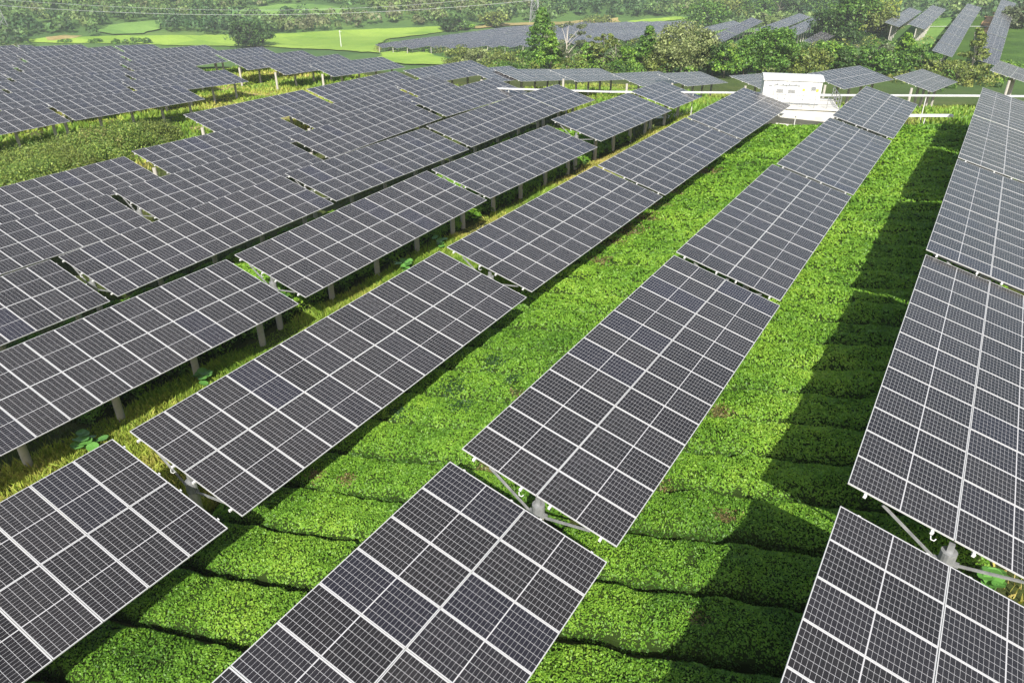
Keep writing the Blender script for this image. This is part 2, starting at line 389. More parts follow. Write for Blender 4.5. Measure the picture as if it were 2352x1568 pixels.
def clip_mesh():
    if 'clip' not in _cache:
        mb = MB(); mb.tube([(0, -.10, -.11), (.04, -.13, -.18), (.11, -.11, -.19), (.13, -.07, -.15)], .012, 6, 0); _cache['clip'] = mb.mesh('cable_clip', [M['white']])
    return _cache['clip']

ORD = ['nearest', 'second', 'third', 'fourth', 'fifth', 'sixth', 'seventh', 'eighth', 'ninth', 'tenth', 'eleventh', 'twelfth']
def solar_table(x, y, z, sl, n, yaw, label, group, level=2, post=True, endpost=False):
    """level 2: every module, purlin, rafter, post, cap, brace a part; 1: modules and posts; 0: far away, posts and one panel field"""
    yw = R(yaw); s = R(sl); t = thing('solar_table', label, 'solar panel table', (0, 0, 0), 0, group)
    ez = np.array([0, math.cos(s), math.sin(s)]); ex = np.array([CT, 0, -ST]); ex = ex - ez * (ex @ ez); ex /= np.linalg.norm(ex)
    Rz = np.array([[math.cos(yw), -math.sin(yw), 0], [math.sin(yw), math.cos(yw), 0], [0, 0, 1]])
    ex = Rz @ ex; ez = Rz @ ez; nz_ = np.cross(ex, ez); O = np.array([x, y, z]); Ln = n * PITCHM - GP
    c = O + ex * WID / 2 + ez * Ln / 2; base = np.array([c[0], c[1], gz1(c[0], c[1])]); t.location = base
    from mathutils import Matrix
    Rm = Matrix(np.column_stack([ex, ez, nz_]).tolist()).to_4x4()
    def put(nm, me, p, par=t, rm=Rm):
        o = bpy.data.objects.new(nm, me); C.objects.link(o); o.parent = par
        o.matrix_local = Matrix.Translation(Vector(p - base)) @ rm if par is t else Matrix.Translation(Vector(p)) @ rm
        return o
    if level >= 1:
        for i in range(2):
            for j in range(n):
                put('solar_panel', ME_MODULE, O + ex * (i * (ML + GP)) + ez * (j * PITCHM + random.uniform(-.003, .003)) + nz_ * random.uniform(-.004, .006))
    else:
        k = ('blk', n)
        if k not in _cache: _cache[k] = module_mesh(2, n, 'panel_field')
        put('panel_field', _cache[k], O)
    if level >= 1:
        for q in (.42, ML - .42, ML + GP + .42, WID - .42):
            p = put('purlin', purlin_mesh(n), O + ex * q)
    if level >= 2:
        put('cable_clip', clip_mesh(), O + ex * (ML - .42))
    if post:
        ys = list(np.linspace(.12, Ln - .55, max(2, round(Ln / 3.9) + 1)))
        for yy in ys:
            pc = O + ex * WID * .5 + ez * yy; top = pc[2] - .42; g = gz1(pc[0], pc[1]); h = top - g
            o = bpy.data.objects.new('post', post_mesh(max(h, .5), level >= 2)); C.objects.link(o); o.parent = t; o.location = Vector(np.array([pc[0], pc[1], g]) - base)
            if level >= 1:
                if level >= 2:
                    put('rafter', frame_mesh(), O + ez * max(yy, .35))
                    cp_ = bpy.data.objects.new('post_cap', cap_mesh()); C.objects.link(cp_); cp_.parent = o; cp_.location = (0, 0, round(max(h, .5), 1)); cp_.rotation_euler = (0, 0, yw)
                    for me in braces(.42):
                        b = bpy.data.objects.new('brace', me); C.objects.link(b); b.parent = t; b.location = Vector(np.array([pc[0], pc[1], top]) - base); b.rotation_euler = (0, 0, yw)
    return t

ROWDESC = dict(F='the row along the right edge', E='the row leading right of the white cabin', D='the row leading left of the white cabin',
               C='the row just left of the dry grass strip', B='the second row left of the grass strip', A='the third row left of the grass strip',
               Z='the fourth row left of the grass strip', Y='the short fifth row beyond the scrub')
cnt = {}
for (r, x, y, z, sl, n, yw) in NEAR:
    k = cnt.get(r, 0); cnt[r] = k + 1
    lab = ORD[k] + ' panel table from the camera in ' + ROWDESC[r]
    solar_table(x, y, z, sl, n, yw, lab, 'solar tables over the tea garden', 2 if math.hypot(x, y) < 62 else 1)
#MORE#
# ---- tables of the left field, beyond the scrub
LH = np.array(_lz)
def lz(x, y): return gz1(x + 2.2, y) + 3.6
LDESC = dict(P='the front row beyond the tall scrub', Q='the second row beyond the scrub', R='the third row beyond the scrub', S='the fourth row beyond the scrub',
             T='the fifth row beyond the scrub', U='the sixth row beyond the scrub', V='the seventh row beyond the scrub', W='the eighth row beyond the scrub', X='the farthest row beyond the scrub')
LY = dict(P=[(9.0, 13), (24.6, 13), (40.15, 13), (75.6, 13)], Q=[(22.7, 13), (38.3, 13), (53.9, 13), (75.4, 13)], R=[(28.8, 13), (44.4, 13), (60.0, 9), (76.6, 13)],
          S=[(34., 13), (49.6, 13), (65.2, 13), (80.8, 9)], T=[(39.6, 13), (55.2, 13), (70.8, 14)], U=[(45., 13), (60.6, 13), (76.2, 6)], V=[(50., 13), (65.6, 9)], W=[(54.6, 13), (70.2, 2)], X=[(58.6, 9)])
for r, lst in LY.items():
    for k, (y, n) in enumerate(lst):
        x = LROWS[r]; Ln = n * PITCHM; z0, z1 = lz(x, y), lz(x, y + Ln)
        solar_table(x, y, z0, math.degrees(math.atan2(z1 - z0, Ln)), n, 0, ORD[k] + ' panel table from the left in ' + LDESC[r], 'solar tables of the left field', 1)
# rows that go on beyond the grassy path, and the block beyond the road
for (x, y, z, sl, n, yw, lab) in [
    (-63., 76.0, -15.55, -2.5, 13, 0, 'panel table beyond the grassy path, right of the posts standing in the open'),
    (-56.5, 80.5, -15.5, -5., 9, 0, 'panel table whose tip touches the block beyond the pale railings'),
    (-55.4, 84.9, -15.95, -7.6, 13, 0, 'leftmost panel table of the block in front of the trees'),
    (-49.0, 88.2, -15.9, -7.0, 13, -1, 'second panel table from the left in front of the trees'),
    (-41.0, 90.2, -16.0, -6.5, 13, -2, 'third panel table from the left in front of the trees'),
    (-37.0, 95.5, -16.4, -6.5, 13, -3, 'fourth panel table from the left in front of the trees'),
    (-28.0, 97.0, -16.1, -6, 13, -5, 'panel table half hidden behind the left side of the white cabin'),
    (-17.64, 91.1, -14.12, -3.1, 13, -12.5, 'panel table showing its left part behind the right side of the white cabin'),
    (-9.71, 99.05, -14.95, -3.6, 13, -6.7, 'small looking panel table on slanted struts right of the white cabin'),
    (-.45, 106., -14.35, -3, 13, -3, 'panel table seen almost edge on at the right edge below the trees')]:
    solar_table(x, y, z, sl, n, yw, lab, 'solar tables beyond the cable trays', 1)

# ---- far fields: one panel field and posts each
def proj(P):
    P = np.asarray(P, float); z = P @ CF; return 1176 + F_PX * (P @ CR) / z, 784 - F_PX * (P @ CU) / z
poly = [(880, 104), (884, 97), (1000, 80), (1130, 62), (1215, 57), (1290, 62), (1340, 50), (1440, 41), (1560, 42), (1600, 50), (1560, 80), (1450, 98), (1300, 112), (1215, 114), (1100, 117), (1030, 116), (985, 114), (930, 110), (900, 110)]
far = []
for i, x in enumerate(np.arange(-232, -95, 9.4)):
    for y in np.arange(262 - (i % 3) * 2, 420, 15.7):
        g = gz1(x + 2.2, y + 7.5) + 3.5; u, v = proj((x + 2.2, y + 7.5, g - .6))
        if inside(np.array([u]), np.array([v]), poly)[0]: far.append((x, y))
far.sort()
cols = sorted(set(round(x, 1) for x, y in far)); seen = {}
for x, y in far:
    i = cols.index(round(x, 1)); k = seen.get(i, 0); seen[i] = k + 1
    z0 = gz1(x + 2.2, y) + 3.5; z1 = gz1(x + 2.2, y + 15) + 3.5
    lab = '%s table of the %s row from the left in the field beyond the pine' % (ORD[min(k, 11)], (ORD[1:] if i else ['first'])[i - 1 if i else 0] if i < 12 else ORD[11] + '-plus')
    lab = lab.replace('nearest table of the first', 'nearest table of the leftmost')
    if i >= 12: lab = '%s table of %s in the field beyond the pine' % (ORD[min(k, 11)], ['the fourth row from the right', 'the third row from the right', 'the last row but one', 'the rightmost row'][min(3, i - 12)])
    solar_table(x, y, z0, math.degrees(math.atan2(z1 - z0, 15)), 13, 0, lab, 'solar tables in the valley beyond the pine', 0)
def far_row(xh, pts, names, group, n=13):
    """consecutive tables along a row; pts = (y, z of high edge) knots"""
    ys = np.array([p[0] for p in pts]); zs = np.array([p[1] for p in pts]); y = ys[0]; k = 0
    while y + 12 < ys[-1] + 6 and k < len(names):
        z0, z1 = np.interp([y, y + 15], ys, zs)
        solar_table(xh, y, z0, math.degrees(math.atan2(z1 - z0, 15)), n, 0, names[k], group, 0); y += 15.5; k += 1
gr = 'solar tables of the far right field'
far_row(-13.4, [(205.9, -24.6), (218.1, -24.4), (251.2, -23.1), (312.8, -22.1)], [ORD[k] + ' table of the long pale row rising behind the pale trunked pine' for k in range(7)], gr)
far_row(-4.0, [(204., -25.6), (240, -22.5), (320, -20.)], [ORD[k] + ' table of the long pale row at the top right corner' for k in range(7)], gr)
far_row(-23., [(240.8, -22.6), (302, -22.2)], [ORD[k] + ' table of the short pale row left of the long pale rows' for k in range(4)], gr)
far_row(-32.5, [(270, -25.2), (330, -25.5)], [ORD[k] + ' table of the pale row beside the big dark trees at the top right' for k in range(4)], gr)
far_row(-42., [(272., -33.2), (318, -30.4)], [ORD[k] + ' table of the grey row running down behind the belt of trees' for k in range(3)], gr)
gr2 = 'solar tables among the far trees'
far_row(-52., [(254, -30.1), (284, -29.6)], [ORD[k] + ' of the grey tables left of the big dark trees' for k in range(2)], gr2)
far_row(-60., [(258, -28.3), (320, -27.7)], [ORD[k] + ' table of the row reaching up to the big dark trees' for k in range(4)], gr2)
far_row(-69.5, [(262, -28.7), (320, -28.6)], [ORD[k] + ' table of the row left of the one reaching the dark trees' for k in range(4)], gr2)
far_row(-80., [(249, -30.4), (296, -28.2)], [ORD[k] + ' table of the dark row above the pale yellowish tree' for k in range(3)], gr2)
far_row(-97., [(285, -32.3), (330, -33.3)], [ORD[k] + ' of the pale tables low behind the pale yellowish tree' for k in range(3)], gr2)

# ------------------------------------------------------------------ land: fields, meadows, road
def gp(pts): return [G(u, v)[:2] for u, v in pts]
drape('rice_field', gp([(60, 93), (110, 88), (300, 84), (530, 82), (640, 80), (800, 71), (1010, 63), (1035, 70), (890, 92), (868, 104), (872, 124), (760, 116), (600, 108), (300, 101), (60, 99)]), M['rice'], .5, 70)
drape('rice_field', gp([(872, 124), (905, 119), (985, 124), (1040, 141), (1038, 152), (930, 150), (880, 142)]), M['rice'], .5, 50)
drape('rice_field', gp([(1405, 57), (1480, 46), (1560, 40), (1585, 44), (1520, 52), (1430, 60)]), M['rice'], .5, 40)
drape('dry_field', gp([(1030, 69), (1150, 56), (1300, 52), (1420, 43), (1425, 54), (1300, 58), (1160, 62), (1040, 71)]), M['dry'], .6, 50)
drape('dry_field', gp([(105, 88), (150, 83), (190, 85), (150, 92), (110, 95)]), M['dry'], .6, 40)
drape('hill_meadow', gp([(510, 38), (560, 24), (640, 13), (720, 12), (800, 22), (840, 32), (760, 37), (640, 42), (560, 43)]), M['rice2'], .8, 50)
drape('hill_meadow', gp([(228, 76), (250, 62), (300, 55), (372, 49), (368, 70), (330, 80), (260, 82)]), M['rice2'], .8, 50)
drape('meadow', gp([(1640, 75), (1700, 68), (1760, 66), (1790, 72), (1700, 90), (1655, 92)]), M['rice2'], .4, 40)
drape('tea_plantation', gp([(2120, 150), (2150, 118), (2232, 38), (2258, 30), (2285, 28), (2352, 30), (2420, 60), (2420, 190), (2300, 165)]), M['tearow'], .25, 70)
drape('tea_plantation', gp([(2080, 105), (2105, 75), (2150, 40), (2215, 32), (2170, 80), (2130, 120)]), M['rice2'], .5, 50)
drape('earth_track', gp([(2256, 74), (2262, 50), (2275, 32), (2300, 30), (2290, 48), (2275, 78), (2262, 100)]), M['earth'], .6, 30)
road = drape('road', [(-36, 71.5), (-26, 76.), (-20, 78.8), (-10, 83.5), (2, 88.5), (10, 92), (9, 95), (-4, 89.8), (-14, 85.), (-27, 79.2), (-38, 74.3)], M['road'], .06, 60, wob=.03)
drape('dry_grass_path', [(-73, 51), (-69, 51), (-66, 60), (-64, 71), (-66, 75.5), (-90, 75.), (-97, 76), (-97, 72.5), (-84, 71.5), (-74, 66)], M['dry'], .08, 60, wob=.4)

# ------------------------------------------------------------------ foliage
def vnoise(P, sc, seed=0):
    """cheap smooth value noise, 3-D, 0..1"""
    P = np.asarray(P) * sc + 100; i = np.floor(P).astype(int); f = P - i; f = f * f * (3 - 2 * f); r = 0
    for dx in (0, 1):
        for dy in (0, 1):
            for dz in (0, 1):
                h = ((i[:, 0] + dx) * 374761393 + (i[:, 1] + dy) * 668265263 + (i[:, 2] + dz) * 2147483647 + seed * 1274126177) & 0xffffffff
                h = (h ^ (h >> 13)) * 1274126177 & 0xffffffff; h = ((h ^ (h >> 16)) & 0xffff) / 65535.
                w = (f[:, 0] if dx else 1 - f[:, 0]) * (f[:, 1] if dy else 1 - f[:, 1]) * (f[:, 2] if dz else 1 - f[:, 2]); r = r + h * w
    return r
def leaf_cards(P, nrm, size, aspect=.55, jitter=.6):
    """one leaf-shaped quad (rhombus) per point, facing roughly along nrm"""
    n = len(P); nn = nrm + rng.normal(0, jitter, (n, 3)); nn /= np.linalg.norm(nn, axis=1)[:, None] + 1e-9
    a = rng.normal(0, 1, (n, 3)); a -= nn * (a * nn).sum(1)[:, None]; a /= np.linalg.norm(a, axis=1)[:, None] + 1e-9; b = np.cross(nn, a)
    s = (np.asarray(size) * rng.uniform(.65, 1.35, n))[:, None]
    V = np.stack([P - a * s, P - b * s * aspect - a * s * .1, P + a * s, P + b * s * aspect - a * s * .1], 1).reshape(-1, 3)
    return V, np.arange(4 * n).reshape(n, 4)
def colours(n, pal, w=None, var=.16):
    pal = np.array(pal, float) * (.82, .90, .85); k = rng.choice(len(pal), n, p=w); c = pal[k] * np.exp(rng.normal(0, var, (n, 1))); return c

# ---- tea hedges
TEA = np.array([(.045, .120, .014), (.095, .225, .020), (.155, .320, .030), (.225, .400, .040), (.320, .470, .060)])
BROWN = [(-16.5, 44.05, 1.0), (-16.0, 41.1, 1.0), (-15.9, 38.8, 1.0), (-16.0, 36.5, .9), (-15.2, 33.6, .6), (-16.2, 53.2, 1.2), (-16.6, 47.5, .8), (-10.7, 15.7, .32), (-15.4, 12.8, .3), (-14.3, 13.1, .3), (-5., 21.6, .45), (-5.2, 17.0, .35), (-2.6, 12.6, .25), (-3.2, 16.4, .35), (-5.6, 15.6, .3), (-12., 19.8, .25)]
DARKW = [(-14.6, 19.2, .8), (-13.4, 18.2, .7), (-12.6, 20.4, .6), (-15.3, 16.9, .5), (-14.2, 21.6, .7)]
SL = .262; HD = np.array([1, SL]) / math.hypot(1, SL); HN = np.array([-HD[1], HD[0]])
def hedge(x0, x1, y3, width, label, group, hgt=.70):
    """a clipped tea row from x0 to x1 whose middle line passes (-3, y3)"""
    Ln = (x1 - x0) / HD[0]; A0 = np.array([x0, y3 + (x0 + 3) * SL])
    mid = A0 + HD * Ln / 2; d = math.hypot(mid[0], mid[1], ) ; d = math.sqrt(d * d + 230)
    s = min(max(.033, .0017 * d), .26); dens = min(1.75 / (s * s * 1.1), 900)
    hw = width / 2
    def height(a, w):
        P = A0 + HD * a[:, None] + HN * w[:, None]; q = np.column_stack([P, np.zeros(len(P))])
        P = P + HN * ((vnoise(q, .8, 41) - .5) * .10 + (vnoise(q, 3.1, 42) - .5) * .12)[:, None]
        e = np.clip(1 - np.abs(w / hw) ** 3.4, 0, 1) ** .5 * np.clip(1 - np.abs((a - Ln / 2) / (Ln / 2)) ** 30, 0, 1) ** .5
        bumps = (vnoise(q, .9, 3) - .5) * .26 + (vnoise(q, 2.6, 4) - .5) * .16
        hh = hgt * (.30 + .70 * e) * (e > .02) + bumps * e
        for bx, by, br in BROWN: hh -= .16 * np.exp(-((P[:, 0] - bx) ** 2 + (P[:, 1] - by) ** 2) / br ** 2)
        return P, np.maximum(hh, .03)
    # body
    na, nw = max(6, int(Ln / .45)), 12
    aa, ww = np.meshgrid(np.linspace(0, Ln, na), np.sin(np.linspace(-1, 1, nw) * math.pi / 2) * hw, indexing='ij'); P, hh = height(aa.ravel(), ww.ravel())
    edge = (np.abs(np.abs(ww.ravel()) - hw) < 1e-6) | (aa.ravel() < 1e-6) | (aa.ravel() > Ln - 1e-6)
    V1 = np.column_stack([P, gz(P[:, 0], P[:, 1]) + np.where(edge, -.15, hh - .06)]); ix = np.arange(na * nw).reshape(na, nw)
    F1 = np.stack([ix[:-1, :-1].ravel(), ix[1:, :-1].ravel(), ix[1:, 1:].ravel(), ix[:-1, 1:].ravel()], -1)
    # leaves: top and the two sides
    n = int(Ln * width * 1.35 * dens); a = rng.uniform(0, Ln, n); w = np.clip(rng.uniform(-1.13, 1.13, n), -1, 1) * hw * .995
    P, hh = height(a, w); side = np.abs(w) > hw * .985; lift = np.where(side, rng.uniform(.1, .9, n), 1.)
    keep = vnoise(np.column_stack([P, np.zeros(n)]), .9, 8) > rng.uniform(-.2, .18, n); a, w, P, hh, side, lift = (q[keep] for q in (a, w, P, hh, side, lift)); n = len(a)
    z = gz(P[:, 0], P[:, 1]) + np.where(side, hgt * .55 * lift, hh) + rng.uniform(-.03, .035, n)
    nr = np.zeros((n, 3)); nr[:, 2] = 1.0; k = np.clip(w / hw, -1, 1) ** 3; nr[:, :2] = HN * k[:, None] * .9; nr[side, 2] = .25
    V2, F2 = leaf_cards(np.column_stack([P, z]), nr, np.full(n, s), .55, .62)
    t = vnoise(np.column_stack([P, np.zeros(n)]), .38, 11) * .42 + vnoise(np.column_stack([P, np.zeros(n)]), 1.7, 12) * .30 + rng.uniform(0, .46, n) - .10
    t = np.clip(t - .30 * side - .5 * np.clip(np.abs(w / hw) - .8, 0, .2), 0, .999) * 4; i0 = t.astype(int); c = TEA[i0] * (1 - (t - i0))[:, None] + TEA[np.minimum(i0 + 1, 4)] * (t - i0)[:, None]  # leaves on flanks and rims coloured darker: painted shade for the hedge gaps
    for bx, by, br in BROWN:
        b = np.exp(-((P[:, 0] - bx) ** 2 + ((P[:, 1] - by) * 1.3) ** 2) / (1.2 * br) ** 2) > rng.uniform(.2, 1.05, n); c[b] = colours(b.sum(), [(.20, .14, .06), (.15, .13, .045), (.24, .20, .08)])
    for bx, by, br in DARKW:
        b = np.exp(-((P[:, 0] - bx) ** 2 + (P[:, 1] - by) ** 2) / br ** 2) > rng.uniform(.3, 1.3, n); c[b] = colours(b.sum(), [(.03, .075, .022), (.045, .10, .03)])
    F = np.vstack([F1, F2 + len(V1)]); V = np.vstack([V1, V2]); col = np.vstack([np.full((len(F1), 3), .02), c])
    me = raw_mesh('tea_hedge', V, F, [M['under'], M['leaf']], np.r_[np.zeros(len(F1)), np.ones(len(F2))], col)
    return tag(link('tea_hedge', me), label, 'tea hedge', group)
def nth(k):
    k += 1; w = ['first', 'second', 'third', 'fourth', 'fifth', 'sixth', 'seventh', 'eighth', 'ninth', 'tenth', 'eleventh', 'twelfth', 'thirteenth', 'fourteenth', 'fifteenth', 'sixteenth', 'seventeenth', 'eighteenth', 'nineteenth']
    if k <= 19: return w[k - 1]
    t, o = divmod(k, 10); tens = {2: 'twenty', 3: 'thirty', 4: 'forty'}[t]
    return tens[:-1] + 'ieth' if o == 0 else tens + '-' + w[o - 1]
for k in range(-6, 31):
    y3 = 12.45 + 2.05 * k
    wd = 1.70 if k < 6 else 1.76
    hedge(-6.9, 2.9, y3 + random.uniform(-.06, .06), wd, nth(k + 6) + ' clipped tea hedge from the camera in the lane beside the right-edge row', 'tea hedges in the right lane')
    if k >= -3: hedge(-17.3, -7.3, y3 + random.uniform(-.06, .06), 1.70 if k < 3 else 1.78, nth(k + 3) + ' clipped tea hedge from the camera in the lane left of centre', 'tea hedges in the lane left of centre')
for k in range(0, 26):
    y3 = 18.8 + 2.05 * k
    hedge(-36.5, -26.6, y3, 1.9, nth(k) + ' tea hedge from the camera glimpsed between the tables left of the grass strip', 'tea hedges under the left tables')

# ---- grass and weeds on the open ground
def in_tea(x, y): return ((x > -17.6) & (x < 3.2) & (y < 76 + (x + 3) * SL))
def grass(name, n, sampler, pal, hgt, kfac=1.0, label=None):
    P = sampler(n); n = len(P); d = np.sqrt(P[:, 0] ** 2 + P[:, 1] ** 2 + 250)
    w = np.clip(.0011 * d, .018, .25) * kfac; h = hgt * rng.uniform(.45, 1.35, n) * np.clip(vnoise(np.column_stack([P, np.zeros(n)]), .35, 21) * 1.7, .35, 1.6)
    z = gz(P[:, 0], P[:, 1]) - .03; B = np.column_stack([P, z]); an = rng.uniform(0, 2 * math.pi, n); D = np.column_stack([np.cos(an), np.sin(an), np.zeros(n)])
    lean = rng.normal(0, .35, (n, 2)) * h[:, None]; top = B + np.column_stack([lean, h]); W = D * w[:, None]
    midp = (B + top) / 2 + np.column_stack([-lean * .12, h * .08])
    V = np.stack([B - W * .8, B + W * .8, midp + W, top, ], 1).reshape(-1, 3); F = np.arange(4 * n).reshape(n, 4)
    t = np.clip(vnoise(np.column_stack([P, np.zeros(n)]), .16, 22) * .8 + vnoise(np.column_stack([P, np.zeros(n)]), 1.0, 23) * .35 + rng.uniform(-.2, .2, n) - .1, 0, .999) * (len(pal) - 1)
    pal = np.array(pal); i0 = t.astype(int); c = pal[i0] * (1 - (t - i0))[:, None] + pal[i0 + 1] * (t - i0)[:, None]
    c = c * np.exp(rng.normal(0, .15, (n, 1)))
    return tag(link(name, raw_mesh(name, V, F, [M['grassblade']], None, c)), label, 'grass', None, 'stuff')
GP1 = [(.11, .22, .025), (.18, .30, .035), (.28, .36, .055), (.38, .38, .085), (.48, .40, .14)]
def samp(x0, x1, y0, y1, excl=True, dfall=True):
    def f(n):
        X = rng.uniform(x0, x1, n * 3); Y = rng.uniform(y0, y1, n * 3); k = np.ones(len(X), bool)
        if excl: k &= ~in_tea(X, Y)
        if dfall: d2 = X * X + Y * Y + 250; k &= rng.uniform(0, 1, len(X)) < np.clip(1000. / d2, 0, 1)
        P = np.column_stack([X, Y])[k]; return P[:n]
    return f
grass('meadow_grass', 150000, samp(-26.3, -17.4, -2, 78), GP1, .27, .8, 'yellow green weeds and dry grass in the strip between the panel rows')
grass('meadow_grass', 45000, samp(-62, -26.6, 5, 80), [(.03, .06, .015), (.05, .09, .02), (.09, .13, .03), (.14, .16, .05)], .30, 1.1, 'green weeds on the shaded ground under the left panel rows')  # palette darkened so the shade below the tables is partly in the colour
grass('meadow_grass', 60000, samp(-110, -60, 8, 96, dfall=False), GP1, .45, 1.2, 'rough grass on the path and open ground around the left field')
grass('meadow_grass', 40000, samp(-60, 30, 74, 128, dfall=False), [(.10, .22, .025), (.16, .30, .035), (.25, .33, .055), (.33, .33, .09)], .40, 1.2, 'weeds on the ground around the white cabin and cable trays')
grass('meadow_grass', 14000, samp(3.0, 12, 2, 76), GP1, .35, 1.0, 'dry weeds right of the tea hedges at the right edge')

# ---- trees and shrubs
def top_h(base, v_top):
    lo, hi = 0., 60.
    for _ in range(30):
        c = (lo + hi) / 2
        if proj(base + np.array([0, 0, c]))[1] > v_top: lo = c
        else: hi = c
    return lo
GREENS = dict(dark=[(.035, .075, .018), (.055, .11, .025), (.085, .15, .032)], mid=[(.06, .13, .024), (.10, .20, .034), (.16, .27, .045)], fresh=[(.09, .19, .026), (.16, .29, .04), (.25, .38, .05)],
              olive=[(.11, .15, .035), (.18, .22, .05), (.26, .29, .07)], pale=[(.17, .20, .075), (.25, .28, .11), (.33, .35, .15)], grey=[(.10, .13, .065), (.16, .18, .10), (.24, .25, .15)], yellow=[(.30, .36, .04), (.42, .44, .05), (.20, .30, .04)])
def crown_cloud(h, r, shape, n, lean=(0, 0), gaps=.5):
    """leaf points grouped in boughs; returns points and outward normals, local to the base"""
    nb = max(14, int(n / 55)); cs = []
    while len(cs) < nb:
        if shape == 'cone': t = rng.uniform(.12, 1.0) ** .8; rr = r * (1 - t) ** .75 * rng.uniform(.55, 1.12); br = r * (.16 + .22 * (1 - t))
        elif shape == 'round': t = rng.uniform(.22, .97); rr = r * math.sqrt(max(0, 1 - ((t - .58) / .44) ** 2)) * rng.uniform(.45, 1.15); br = r * .28
        elif shape == 'bush': t = rng.uniform(.05, .92); rr = r * math.sqrt(max(0, 1 - (max(t - .3, 0) / .68) ** 2)) * rng.uniform(.3, 1.1); br = r * .3
        else: t = rng.uniform(.35, 1.0); rr = r * math.sqrt(max(0, 1 - ((t - .75) / .42) ** 2)) * rng.uniform(.5, 1.2); br = r * .24
        a = rng.uniform(0, 2 * math.pi); cs.append((rr * math.cos(a) + lean[0] * t, rr * math.sin(a) + lean[1] * t, h * t, br * rng.uniform(.6, 1.3), rng.uniform(-1, 1)))
    cs = np.array(cs); k = rng.integers(0, nb, n); d = rng.normal(0, 1, (n, 3)); d /= np.linalg.norm(d, axis=1)[:, None]
    flat = .45 if shape in ('cone', 'pine') else .75
    P = cs[k, :3] + d * cs[k, 3:4] * (rng.uniform(0, 1, (n, 1)) ** .45) * np.array([1, 1, flat]); P[:, 2] = np.maximum(P[:, 2], .1)
    return P, d, cs, k
def tree(name, u, vb, vt, wpx, shape, pal, label, cat='tree', group=None, leaves=1500, bark='bark', base=None, bare=0.):
    base = G(u, vb) if base is None else np.array(base, float); D = np.linalg.norm(base); h = max(top_h(base, vt), .6); r = wpx / 2 / F_PX * D
    t = thing(name, label, cat, base, 0, group)
    s = np.clip(.0013 * D, .05, .8); leaves = int(leaves * (1.6 if shape != 'bush' or D > 120 else 2.6)); s = s * (1. if shape != 'bush' or D > 120 else .72); P, nr, cs, k = crown_cloud(h, r, shape, leaves)
    V, F = leaf_cards(P, nr + np.array([0, 0, .5]), np.full(len(P), s * (1.15 if shape != 'bush' else 1.)), .6, .6)
    c = colours(len(P), GREENS[pal]) * np.exp(.22 * cs[k, 4])[:, None]
    link('crown' if cat == 'tree' else 'foliage', raw_mesh('crown', V, F, [M['leaf']], None, c), t)
    mb = MB(); R0 = max(.05, h * .017)
    tp = [np.array([0, 0, -.4]), np.array([rng.normal(0, .03) * h, rng.normal(0, .03) * h, h * .45]), np.array([rng.normal(0, .04) * h, rng.normal(0, .04) * h, h * .93])]
    if shape == 'bush': tp = [p * np.array([1, 1, .6]) for p in tp]
    mb.tube(tp, [R0, R0 * .7, R0 * .2], 8, 0)
    for j in rng.choice(len(cs), min(len(cs), 14), replace=False):
        q = cs[j, :3]; z0 = q[2] * .62; f = z0 / (h * .93); st = tp[1] * (f / .48) if f < .48 else tp[1] + (tp[2] - tp[1]) * ((f - .48) / .52)
        mb.tube([st, (st + q) / 2 + np.array([0, 0, .03 * h]), q], [R0 * .42, R0 * .28, R0 * .1], 5, 0)
    mb.build('trunk' if cat == 'tree' else 'stem', M[bark], t)
    return t
